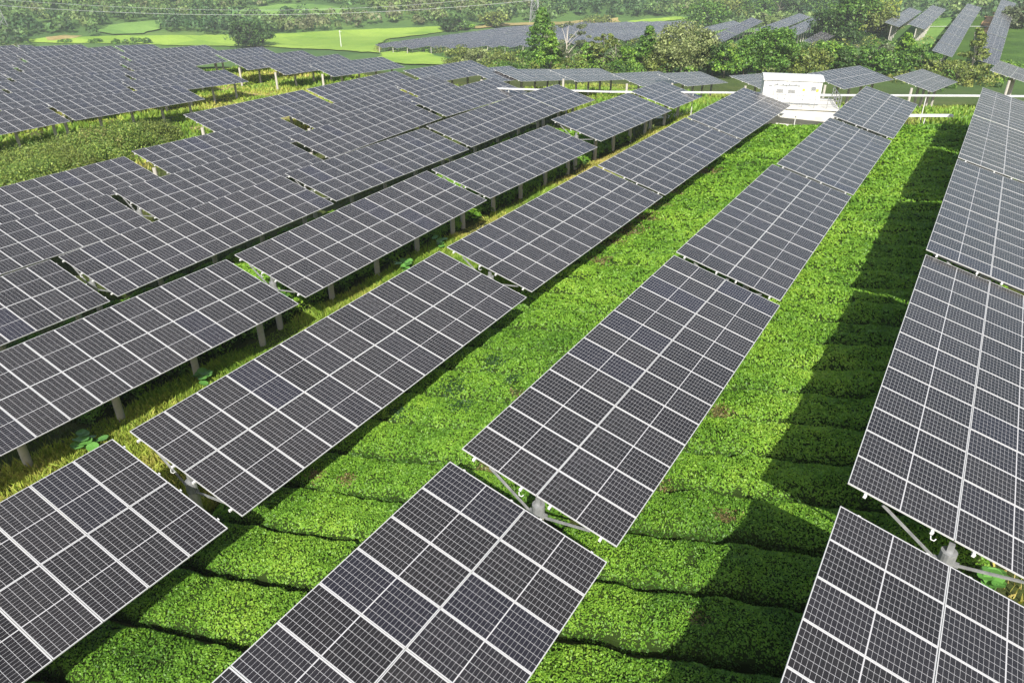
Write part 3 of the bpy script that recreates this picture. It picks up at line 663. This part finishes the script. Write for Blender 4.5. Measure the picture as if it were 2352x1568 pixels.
TR = [('pine_tree', 1243, 166, 20, 92, 'cone', 'mid', 'tall conical pine standing up before the valley panel field', 6000, 'bark'),
 ('pine_tree', 1262, 168, 74, 80, 'cone', 'fresh', 'shorter bright pine touching the foot of the tall conical pine', 3000, 'bark'),
 ('thin_tree', 1303, 166, 55, 80, 'pine', 'grey', 'thin greyish tree with a pale trunk right of the tall pine', 1300, 'palebark'),
 ('round_tree', 1345, 166, 100, 50, 'cone', 'fresh', 'small bright green tree beside the thin greyish tree', 1700, 'bark'),
 ('round_tree', 1385, 166, 78, 56, 'pine', 'olive', 'small olive tree right of the thin greyish tree', 1500, 'bark'),
 ('thin_tree', 1412, 168, 98, 34, 'pine', 'grey', 'nearly bare leaning young tree before the olive tree', 260, 'palebark'),
 ('pine_tree', 1484, 168, 62, 74, 'cone', 'mid', 'green pine left of the pale yellowish tree', 3600, 'bark'),
 ('round_tree', 1440, 168, 112, 62, 'round', 'fresh', 'low light green tree in front of the green pine', 1600, 'bark'),
 ('pale_tree', 1563, 172, 57, 118, 'round', 'pale', 'broad pale yellowish tree in the middle of the tree belt', 4600, 'palebark'),
 ('yellow_shrub', 1523, 142, 92, 62, 'bush', 'yellow', 'yellow green leafy shrub behind the pale yellowish tree', 1300, 'bark'),
 ('round_tree', 1520, 172, 122, 70, 'round', 'olive', 'low olive tree at the left foot of the pale yellowish tree', 1600, 'bark'),
 ('round_tree', 1635, 174, 100, 70, 'round', 'dark', 'dark leafy tree right of the pale yellowish tree', 2600, 'bark'),
 ('round_tree', 1706, 176, 84, 84, 'cone', 'mid', 'tall full green tree just left above the white cabin', 4200, 'bark'),
 ('round_tree', 1662, 178, 116, 70, 'round', 'fresh', 'low bright tree in front of the dark leafy tree', 1700, 'bark'),
 ('round_tree', 1765, 178, 64, 96, 'round', 'mid', 'largest full green tree directly behind the white cabin', 5000, 'bark'),
 ('round_tree', 1798, 178, 108, 80, 'round', 'olive', 'olive tree low behind the roof of the white cabin', 1900, 'bark'),
 ('round_tree', 1850, 176, 112, 76, 'round', 'olive', 'olive tree just right above the white cabin', 2300, 'bark'),
 ('round_tree', 1893, 172, 98, 60, 'round', 'fresh', 'bright green tree between two dark trees right of the cabin', 1900, 'bark'),
 ('round_tree', 1925, 176, 112, 70, 'cone', 'dark', 'dark low tree above the twin panel table right of cabin', 2200, 'bark'),
 ('round_tree', 1968, 172, 110, 72, 'pine', 'mid', 'mid green tree in front of the running down grey panel row', 2600, 'bark'),
 ('thin_tree', 2008, 172, 104, 60, 'round', 'grey', 'greyish tree left of the bright pines at the right', 1500, 'palebark'),
 ('pine_tree', 2064, 172, 78, 66, 'cone', 'fresh', 'bright green pine below the short pale panel row', 3400, 'bark'),
 ('pine_tree', 2102, 176, 104, 66, 'pine', 'mid', 'low bushy pine right of the bright green pine', 2300, 'bark'),
 ('round_tree', 2040, 176, 118, 80, 'round', 'mid', 'low green tree behind the small table on slanted struts', 1900, 'bark'),
 ('pine_tree', 2150, 182, 140, 66, 'round', 'olive', 'low olive pine under the lower end of the long pale row', 1800, 'bark'),
 ('pine_tree', 2220, 186, 66, 72, 'cone', 'olive', 'slender pine with a pale trunk near the right edge', 1500, 'palebark'),
 ('round_tree', 2190, 190, 146, 76, 'bush', 'olive', 'olive bushy tree at the foot of the slender pale trunked pine', 1300, 'bark'),
 ('round_tree', 2262, 182, 152, 56, 'bush', 'dark', 'dark bushy tree right of the slender pine', 1300, 'bark'),
 ('round_tree', 2318, 176, 146, 64, 'bush', 'fresh', 'bright bushy tree by the lower right tea shadow', 1200, 'bark'),
 ('round_tree', 1058, 156, 106, 66, 'bush', 'olive', 'leftmost olive bush of the tree belt beside the rice field', 1600, 'bark'),
 ('round_tree', 1098, 158, 112, 62, 'bush', 'pale', 'yellowish bush second from the left in the tree belt', 1500, 'bark'),
 ('round_tree', 1140, 160, 116, 64, 'bush', 'olive', 'olive bush third from the left in the tree belt', 1500, 'bark'),
 ('round_tree', 1180, 162, 118, 62, 'bush', 'olive', 'olive bush touching the left side of the tall conical pine', 1500, 'bark'),
 ('round_tree', 1215, 166, 122, 50, 'bush', 'pale', 'yellow olive bush at the very foot of the tall pine', 1100, 'bark'),
 ('round_tree', 1320, 168, 128, 54, 'bush', 'olive', 'olive bush under the thin greyish tree', 1100, 'bark'),
 ('round_tree', 576, 109, 52, 78, 'round', 'dark', 'lone round dark tree at the edge of the left panel field', 2600, 'bark'),
 ('round_tree', 1041, 71, 42, 56, 'round', 'dark', 'dark round tree at the edge of the valley panel field', 1300, 'bark'),
 ('round_tree', 1073, 68, 52, 32, 'bush', 'fresh', 'small bright bush right of the dark round valley tree', 500, 'bark'),
 ('round_tree', 1136, 63, 28, 52, 'round', 'olive', 'olive tree left of the pylon at the valley panel field', 1100, 'bark'),
 ('round_tree', 1380, 62, 40, 84, 'bush', 'olive', 'wide low bush right of the pylon by the dry grass', 900, 'bark'),
 ('round_tree', 1612, 70, 6, 90, 'round', 'mid', 'leftmost of the tall trees above the far panel tables', 2000, 'bark'),
 ('round_tree', 1668, 62, 2, 90, 'round', 'olive', 'second of the tall trees above the far panel tables', 2000, 'bark'),
 ('round_tree', 1726, 58, 0, 90, 'round', 'mid', 'third of the tall trees above the far panel tables', 2000, 'bark'),
 ('round_tree', 1785, 50, -4, 90, 'round', 'dark', 'fourth of the tall trees above the far panel tables', 2000, 'bark'),
 ('round_tree', 1846, 34, -14, 90, 'round', 'mid', 'fifth of the tall trees above the far panel tables', 1800, 'bark'),
 ('pine_tree', 1908, 92, 22, 84, 'round', 'dark', 'dark pine at the left of the big group at the top', 3600, 'bark'),
 ('pine_tree', 1952, 86, -14, 96, 'round', 'mid', 'tallest green tree of the big group at the top', 3600, 'bark'),
 ('pine_tree', 1992, 80, 10, 76, 'round', 'olive', 'olive tree at the right of the big group at the top', 2800, 'bark'),
 ('round_tree', 1948, 100, 66, 76, 'bush', 'dark', 'dark undergrowth tree below the big group at the top', 1600, 'bark'),
 ('round_tree', 2032, 74, 36, 50, 'bush', 'pale', 'yellowish bush right of the big group at the top', 900, 'bark'),
 ('round_tree', 2010, 62, -6, 60, 'round', 'yellow', 'yellow green tree crown at the top edge beside the big group', 1400, 'bark'),
 ('round_tree', 2334, 66, 18, 60, 'round', 'grey', 'grey green tree overlapping the long pale row at the right edge', 1500, 'bark')]
for (nm, u, vb, vt, w, shp, pal, lab, nl, bk) in TR: tree(nm, u, vb, vt, w, shp, pal, lab, 'tree', 'trees of the middle distance', nl, bk)
# scrub beyond the left rows
GREENS['yel'] = [(.10, .17, .035), (.19, .27, .055), (.32, .37, .085)]; GREENS['dry'] = [(.22, .22, .07), (.34, .31, .11), (.20, .28, .06)]
SC = [(18, 402, 366, 110, 'yel'), (52, 392, 350, 116, 'olive'), (95, 384, 338, 120, 'yel'), (140, 378, 326, 120, 'olive'), (185, 368, 314, 116, 'yel'), (222, 356, 300, 112, 'dry'), (262, 350, 290, 112, 'yel'), (300, 342, 286, 106, 'yel'), (338, 330, 282, 96, 'olive'), (372, 322, 284, 80, 'olive'), (120, 408, 364, 110, 'yel'), (175, 396, 346, 100, 'olive'), (230, 384, 330, 100, 'yel'), (60, 420, 378, 100, 'yel')]
for i, (u, vb, vt, w, pal) in enumerate(SC):
    tree('shrub', u, vb, vt, w, 'bush', pal, nth(i) + ' mound of weedy scrub counted along the thicket behind the left rows', 'shrub', 'scrub thicket behind the left rows', 3000)
for i, (u, vb, vt, w) in enumerate([(262, 100, 92, 26), (305, 100, 88, 34), (335, 100, 90, 28), (150, 98, 93, 24), (218, 98, 91, 22)]):
    tree('shrub', u, vb, vt, w, 'bush', 'mid', nth(i) + ' small shrub poking up along the far edge of the left field', 'shrub', 'shrubs at the far edge of the left field', 350)

# ---- broad leaved weeds in the strip
def big_leaf_plant(x, y, r, nl, label):
    t = thing('leafy_plant', label, 'plant', (x, y, gz1(x, y)), 0, 'leafy weeds in the grass strip'); st = MB()
    for k in range(nl):
        a = rng.uniform(0, 2 * math.pi); rr = r * rng.uniform(.2, 1.); hh = rng.uniform(.35, .75); c = np.array([rr * math.cos(a), rr * math.sin(a), hh]); lr = rng.uniform(.14, .24)
        st.tube([(0, 0, 0), c * .6 + np.array([0, 0, .12]), c], [.02, .015, .008], 5, 0); mb = MB(); ph = rng.uniform(0, 6.3); tx, ty = rng.normal(0, .22, 2)
        ring = [c + np.array([lr * math.cos(q) * (1 + .12 * math.cos(3 * q)), lr * math.sin(q), 0]) + np.array([0, 0, 1]) * (lr * (math.cos(q) * tx + math.sin(q) * ty)) for q in np.linspace(ph, ph + 2 * math.pi, 12, endpoint=False)]
        for i in range(12): mb.quad([c - np.array([0, 0, .03]), ring[i], ring[(i + 1) % 12]], 0)
        mb.build('leaf', M['bigleaf'], t)
    st.build('stem', M['bigleaf'], t)
M['bigleaf'] = mat('broad_leaf', (.10, .26, .05), .5)
for (u, v, r, nl, lab) in [(930, 612, .55, 16, 'bright broad leaved plant beside the third bay of the grass strip'), (203, 1018, .5, 14, 'bright broad leaved plant near the left edge in the grass strip'),
                       (465, 870, .4, 10, 'small leafy weed between the two bright plants'), (1010, 560, .5, 9, 'leafy weeds above the upper bright plant'), (650, 690, .3, 7, 'leafy weed beside the end post of the left rows'), (2290, 1338, .35, 9, 'leafy weed in the gap at the right edge')]:
    p = G(u, v, .4); big_leaf_plant(p[0], p[1], r, nl, lab)

# ---- far wood on the hills
def forest():
    n = 9500; az = rng.uniform(R(-20), R(80), n); rr = np.sqrt(rng.uniform(430. ** 2, 800. ** 2, n)); X = -np.sin(az) * rr; Y = np.cos(az) * rr; Z = gz(X, Y)
    u = 1176 + F_PX * (np.stack([X, Y, Z], 1) @ CR) / (np.stack([X, Y, Z], 1) @ CF); v = 784 - F_PX * (np.stack([X, Y, Z], 1) @ CU) / (np.stack([X, Y, Z], 1) @ CF)
    ok = np.ones(n, bool)
    for pl in ([(490, 44), (560, 22), (640, 10), (730, 9), (850, 32), (760, 42), (600, 48)], [(220, 84), (245, 58), (380, 46), (376, 74), (330, 88)], [(60, 102), (60, 86), (640, 80), (1040, 56), (1420, 44), (1600, 36), (1600, 120), (60, 140)], [(1390, 60), (1600, 36), (1600, 70), (1400, 80)]):
        ok &= ~inside(u, v, pl)
    X, Y, Z = X[ok], Y[ok], Z[ok]; n = len(X); per = 46; h = rng.uniform(5, 10, n); w = h * rng.uniform(.34, .50, n)
    t = vnoise(np.column_stack([X, Y, 0 * X]), .018, 31); pal = np.array([(.045, .10, .035), (.07, .14, .045), (.11, .19, .055), (.16, .23, .07), (.15, .17, .08)])
    kk = np.clip((t * 1.5 - .25 + rng.normal(0, .18, n)) * 4, 0, 4).astype(int); tc = pal[kk] * np.exp(rng.normal(0, .18, (n, 1)))
    I = np.repeat(np.arange(n), per); q = rng.normal(0, 1, (n * per, 3)); q /= np.linalg.norm(q, axis=1)[:, None]; q[:, 2] = np.abs(q[:, 2]) * 1.3 - .5
    P = np.column_stack([X[I] + q[:, 0] * w[I], Y[I] + q[:, 1] * w[I], Z[I] + h[I] * (.55 + .40 * q[:, 2])])
    V, F = leaf_cards(P, q + np.array([0, 0, .4]), np.full(len(P), .95), .65, .5)
    c = tc[I] * np.exp(rng.normal(0, .2, (len(P), 1)))
    tag(link('forest', raw_mesh('forest', V, F, [M['leaf']], None, c)), 'dense far wood covering the hills along the top of the photo', 'forest', None, 'stuff')
    # low bushes and rank growth along the field edges
    n = 4200; uu = rng.uniform(0, 2352, n); out = []
    az = rng.uniform(R(-15), R(78), n); rr = rng.uniform(125, 430, n); X = -np.sin(az) * rr; Y = np.cos(az) * rr; Z = gz(X, Y); Q = np.stack([X, Y, Z], 1)
    u = 1176 + F_PX * (Q @ CR) / (Q @ CF); v = 784 - F_PX * (Q @ CU) / (Q @ CF)
    ok = np.zeros(n, bool)
    for pl in ([(1040, 175), (1040, 118), (1215, 112), (1600, 95), (1800, 85), (2140, 110), (2140, 200), (1600, 185)], [(860, 122), (880, 100), (1040, 118), (1040, 134), (930, 118)], [(1560, 75), (1600, 40), (1900, 20), (1950, 60), (1640, 70)], [(1840, 110), (1900, 60), (2050, 30), (2060, 100), (1950, 120)], [(2140, 210), (2140, 150), (2352, 160), (2352, 200)]): ok |= inside(u, v, pl)
    ok &= ~((X > -60) & (X < 8) & (Y < 108) & (Y > 60))
    X, Y, Z = X[ok], Y[ok], Z[ok]; n = len(X); per = 130; h = rng.uniform(.8, 3.2, n); w = h * rng.uniform(.5, .9, n); pal = np.array(GREENS['mid'] + GREENS['olive'] + GREENS['dark'] + GREENS['fresh'][:2])
    tc = pal[rng.integers(0, len(pal), n)]; I = np.repeat(np.arange(n), per); q = rng.normal(0, 1, (n * per, 3)); q /= np.linalg.norm(q, axis=1)[:, None]; q[:, 2] = np.abs(q[:, 2])
    P = np.column_stack([X[I] + q[:, 0] * w[I], Y[I] + q[:, 1] * w[I], Z[I] + h[I] * q[:, 2]]); V, F = leaf_cards(P, q + np.array([0, 0, .4]), np.full(len(P), .26), .6, .6)
    tag(link('undergrowth', raw_mesh('undergrowth', V, F, [M['leaf']], None, tc[I] * np.exp(rng.normal(0, .2, (len(P), 1))))), 'tangled low undergrowth filling the belt between the trees', 'undergrowth', None, 'stuff')
forest()

# ------------------------------------------------------------------ white inverter cabin on its raised slab
def at_z(u, v, z):
    d = CF + CR * (u - 1176) / F_PX - CU * (v - 784) / F_PX; return d * z / d[2]
A = at_z(1748, 237, -14.45); B = at_z(1880, 243, -14.45); dx = B - A; CW = np.linalg.norm(dx[:2]); ang = math.atan2(dx[1], dx[0]); CD, CH = 3.0, 2.12
def cabin():
    base_z = gz1(A[0] + 2, A[1] + 2); t = thing('inverter_cabin', 'white container cabin on a raised concrete slab beside the cable trays', 'cabin', (A[0], A[1], -14.45), ang)
    W = CW; mb = MB(); mb.box((W/2, CD/2, .10 + (CH-.1)/2), (W, CD, CH - .1), 0); mb.build('body', M['white'], t)
    mb = MB(); mb.box((W/2, CD/2, .05), (W - .1, CD - .1, .10), 0); mb.build('base_frame', M['grey'], t)
    mb = MB(); y0, y1 = -.12, CD + .12
    mb.quad([(-.12, y0, CH), (W+.12, y0, CH), (W+.12, y1, CH), (-.12, y1, CH)][::-1], 0)
    mb.quad([(-.12, y0, CH + .16), (W+.12, y0, CH + .16), (W+.12, CD/2, CH + .34), (-.12, CD/2, CH + .34)], 0)
    mb.quad([(-.12, CD/2, CH + .34), (W+.12, CD/2, CH + .34), (W+.12, y1, CH + .16), (-.12, y1, CH + .16)], 0)
    mb.quad([(-.12, y0, CH), (W+.12, y0, CH), (W+.12, y0, CH+.16), (-.12, y0, CH+.16)], 0); mb.quad([(-.12, y1, CH), (-.12, y1, CH+.16), (W+.12, y1, CH+.16), (W+.12, y1, CH)], 0)
    for x in (-.12, W+.12): mb.quad([(x, y0, CH), (x, y0, CH+.16), (x, CD/2, CH+.34), (x, y1, CH+.16), (x, y1, CH)], 0)
    mb.build('roof', M['white'], t)
    for x0, x1 in ((.1, .9), (1.0, 2.0), (2.05, 3.05), (3.3, 4.3), (4.35, 5.35)):
        if x1 < W - .2:
            mb = MB(); mb.box(((x0+x1)/2, -.02, 1.08), (x1-x0-.06, .03, 1.8), 0); d = mb.build('door', M['white'], t)
            mb = MB(); mb.box((x1 - .15, -.05, 1.0), (.04, .03, .22), 0); mb.build('handle', M['grey'], d)
    for x in (1.5, 2.55):
        mb = MB()
        for k in range(7): mb.box((x, -.045, 1.02 + k * .05), (.62, .02, .02), 0)
        mb.build('louvre', M['dark'], t)
    mb = MB(); mb.box((2.1, -.07, 1.72), (2.2, .06, .06), 0); mb.build('lamp_rail', M['grey'], t)
    for x in (1.2, 1.75, 2.3, 2.85):
        mb = MB(); mb.bar((x, -.07, 1.74), (x, -.20, 1.88), .035, .035, 0); mb.box((x, -.21, 1.88), (.12, .08, .03), 0); mb.build('hook', M['grey'], t)
    mb = MB(); mb.box((.62, -.045, 1.6), (.3, .02, .07), 0); mb.build('name_plate', M['dark'], t)
    for y in (.35, 1.15, 1.95): mb = MB(); mb.box((W + .02, y + .35, 1.07), (.03, .64, 1.8), 0); mb.build('side_door', M['white'], t)
    for x in (.95, 2.02, 3.18, 4.32):
        mb = MB(); mb.box((x, -.03, 1.08), (.03, .02, 1.82), 0); mb.build('door_seam', M['grey'], t)
    for x in (3.6, 4.8):
        mb = MB(); mb.box((x, -.045, 1.35), (.22, .02, .22), 0); mb.build('warning_label', M['yellow'], t)
    mb = MB()
    for k in range(5): mb.box((W - .75, -.045, 1.35 + k * .07), (.5, .02, .03), 0)
    mb.build('louvre', M['grey'], t)
    # slab
    zg = base_z - (-14.45)
    s = thing('cabin_platform', 'pale concrete platform with railings under the white cabin', 'platform', (A[0], A[1], -14.45), ang)
    mb = MB(); x0, x1, y0, y1 = -1.0, W + 1.7, -1.35, CD + .9; mb.box(((x0+x1)/2, (y0+y1)/2, -.09), (x1-x0, y1-y0, .16), 0); mb.build('deck', M['slab'], s)
    mb = MB(); mb.box(((x0+x1)/2, (y0+y1)/2, (-.17 + zg - .5)/2), (x1-x0-.3, y1-y0-.3, .5 - zg - .17), 0); mb.build('plinth', M['slab'], s)
    def rail(p, q, k):
        p = np.array(p, float); q = np.array(q, float); r = thing_part = bpy.data.objects.new('railing', None); C.objects.link(r); r.parent = s
        n = max(2, int(np.linalg.norm(q - p) / 1.1) + 1)
        for i in range(n):
            c = p + (q - p) * i / (n - 1); mb = MB(); mb.box(c + np.array([0, 0, .52]), (.05, .05, 1.06), 0); mb.build('railing_post', M['steel'], r)
        for hh in (1.05, .7, .35): mb = MB(); mb.bar(p + np.array([0, 0, hh + .02]), q + np.array([0, 0, hh + .02]), .04, .04, 0); mb.build('rail_bar', M['steel'], r)
    rail((x0+.05, y0+.05, 0), (x1-.05, y0+.05, 0), 0); rail((x1-.05, y0+.15, 0), (x1-.05, y1-.05, 0), 1)
cabin()

# ---- cable trays on short posts
def tray(pts, label, w=.42, tops=.12, step=4.5, group='white cable trays'):
    t = thing('cable_tray', label, 'cable tray', (pts[0][0], pts[0][1], gz1(pts[0][0], pts[0][1])), 0, group); o = np.array(t.location)
    for a, b in zip(pts, pts[1:]):
        a = np.array(a, float); b = np.array(b, float); mb = MB(); mb.bar(a - o, b - o, w, tops, 0) if False else mb.bar(a - o, b - o, w, tops, 0); mb.build('tray', M['white'], t)
        n = max(1, int(np.linalg.norm(b - a) / step))
        for i in range(n):
            c = a + (b - a) * (i + .3) / n; g = gz1(c[0], c[1]); mb = MB(); mb.bar(np.array([c[0], c[1], g - .2]) - o, c - o - np.array([0, 0, .06]), .07, .07, 0); mb.build('support_post', M['white'], t)
P1 = [at_z(u, v, z) for u, v, z in [(1085, 208, -15.2), (1130, 203, -15.2), (1400, 211, -14.7), (1700, 213, -14.3), (1925, 219, -14.0), (2240, 220, -13.8), (2420, 222, -13.8)]]
tray(P1, 'long white cable tray running behind the cabin to the right edge', .34, .12)
P2 = [at_z(u, v, z) for u, v, z in [(1790, 263, -15.0), (1920, 267, -14.8), (2100, 265.5, -14.6), (2188, 265.5, -14.5)]]
tray(P2, 'lower white cable tray passing in front of the cabin platform', .45, .16)

P3 = [G(u, v, .9) for u, v in [(2118, 61.5), (2180, 61), (2270, 61), (2352, 60), (2430, 60)]]
tray(P3, 'thin white cable tray crossing the far right lawns', .3, .14, 9.)
# ---- pylons, wires, poles
def pylon(u, v, hgt, wb, label):
    b = G(u, v); t = thing('pylon', label, 'pylon', b, R(20), 'lattice pylons'); lv = [0, .16, .30, .43, .55, .66, .76, .86, 1.]
    wd = lambda f: wb * (1 - f) ** 1.1 * .9 + .35 if f < .76 else .9
    cor = lambda f, k: np.array([(1, 1), (-1, 1), (-1, -1), (1, -1)][k % 4] + (0,)) * wd(f) / 2 + np.array([0, 0, f * hgt])
    for k in range(4):
        mb = MB()
        for a, c in zip(lv, lv[1:]): mb.bar(cor(a, k), cor(c, k), .28, .28, 0)
        mb.build('leg', M['steel'], t)
    mb = MB()
    for a, c in zip(lv, lv[1:]):
        for k in range(4): mb.bar(cor(a, k), cor(c, k + 1), .14, .14, 0); mb.bar(cor(a, k + 1), cor(c, k), .14, .14, 0); mb.bar(cor(c, k), cor(c, k + 1), .14, .14, 0)
    mb.build('lattice', M['steel'], t)
    for f in (.72, .84, .95):
        mb = MB()
        for s in (-1, 1):
            e = np.array([s * 5.2, 0, f * hgt]); mb.bar((0, .3, f * hgt + .6), e, .16, .16, 0); mb.bar((0, -.3, f * hgt - .5), e, .16, .16, 0)
        mb.build('cross_arm', M['steel'], t)
    return b
pylon(4, 92, 36, 8.5, 'lattice pylon cut off by the left edge above the panels')
pylon(1228, 52, 42, 5.4, 'slim lattice pylon cut off by the top edge near the centre')
def far_pt(u, v, dist):
    d = CF + CR * (u - 1176) / F_PX - CU * (v - 784) / F_PX; return d / np.linalg.norm(d) * dist
def wire(pts, label, rad=.065):
    us = np.array([p[0] for p in pts]); vs = np.array([p[1] for p in pts]); co = np.polyfit(us, vs, 3); q = []
    for u in np.linspace(us[0], us[-1], 26): q.append(far_pt(u, np.polyval(co, u), np.interp(u, [us[0], us[-1]], [330, 420])))
    o = q[0].copy(); t = thing('power_line', label, 'power line', o, 0, 'overhead wires'); mb = MB(); mb.tube([p - o for p in q], rad, 5, 0); mb.build('wire', M['wire'], t)
wire([(-120, 5), (0, 11), (402, 32), (551, 36.5), (785, 32), (804, 31), (995, 19), (1205, 1.5), (1350, -12)], 'lower and brighter of the two wires sagging across the top')
wire([(-120, -9), (90, 4.5), (401, 22.4), (569, 24), (804, 19.4), (983, 9), (1073, 0), (1200, -14)], 'upper and fainter of the two wires sagging across the top', .05)
def pole(u, vb, vt, rad, label, arm=True):
    b = G(u, vb); h = top_h(b, vt); t = thing('utility_pole', label, 'pole', b, 0, 'utility poles'); mb = MB(); mb.tube([(0, 0, -.3), (0, 0, h)], [rad, rad * .7], 8, 0); mb.build('pole', M['white'], t)
    if arm: mb = MB(); mb.box((0, rad + .06, h - .5), (h * .25, .12, .12), 0); mb.build('cross_arm', M['white'], t)
pole(784, 110, 70, .22, 'white utility pole standing in the rice field')
pole(1508, 27, 4, .25, 'pale utility pole by the far wood near the top')
def lamp(u, v, label):
    b = G(u, v); t = thing('street_lamp', label, 'lamp', b, .4, 'pale lamps in the tree belt'); h = 3.2; mb = MB(); mb.tube([(0, 0, -.3), (0, 0, h)], .06, 8, 0); mb.build('pole', M['white'], t)
    mb = MB(); mb.box((.35, 0, h + .03), (1.5, .5, .06), 0); mb.build('lamp_head', M['white'], t)
lamp(1548, 130, 'pale lamp on a short post in front of the pale yellowish tree')

# ---- haze
HZ = True
if HZ:
    mb = MB(); x0, x1, y0, y1, z0, z1 = -3600, 2600, -1600, 4100, -140, 60
    mb.box(((x0+x1)/2, (y0+y1)/2, (z0+z1)/2), (x1-x0, y1-y0, z1-z0), 0)
    hm = bpy.data.materials.new('haze_air'); hm.use_nodes = True; hm.node_tree.nodes.clear()
    pv = hm.node_tree.nodes.new('ShaderNodeVolumePrincipled'); pv.inputs['Density'].default_value = .00034; pv.inputs['Color'].default_value = (.93, .96, 1., 1); pv.inputs['Anisotropy'].default_value = .2
    o = hm.node_tree.nodes.new('ShaderNodeOutputMaterial'); hm.node_tree.links.new(pv.outputs[0], o.inputs['Volume'])
    tag(mb.build('haze', hm), 'pale haze in the air over the valley', 'haze', None, 'stuff')
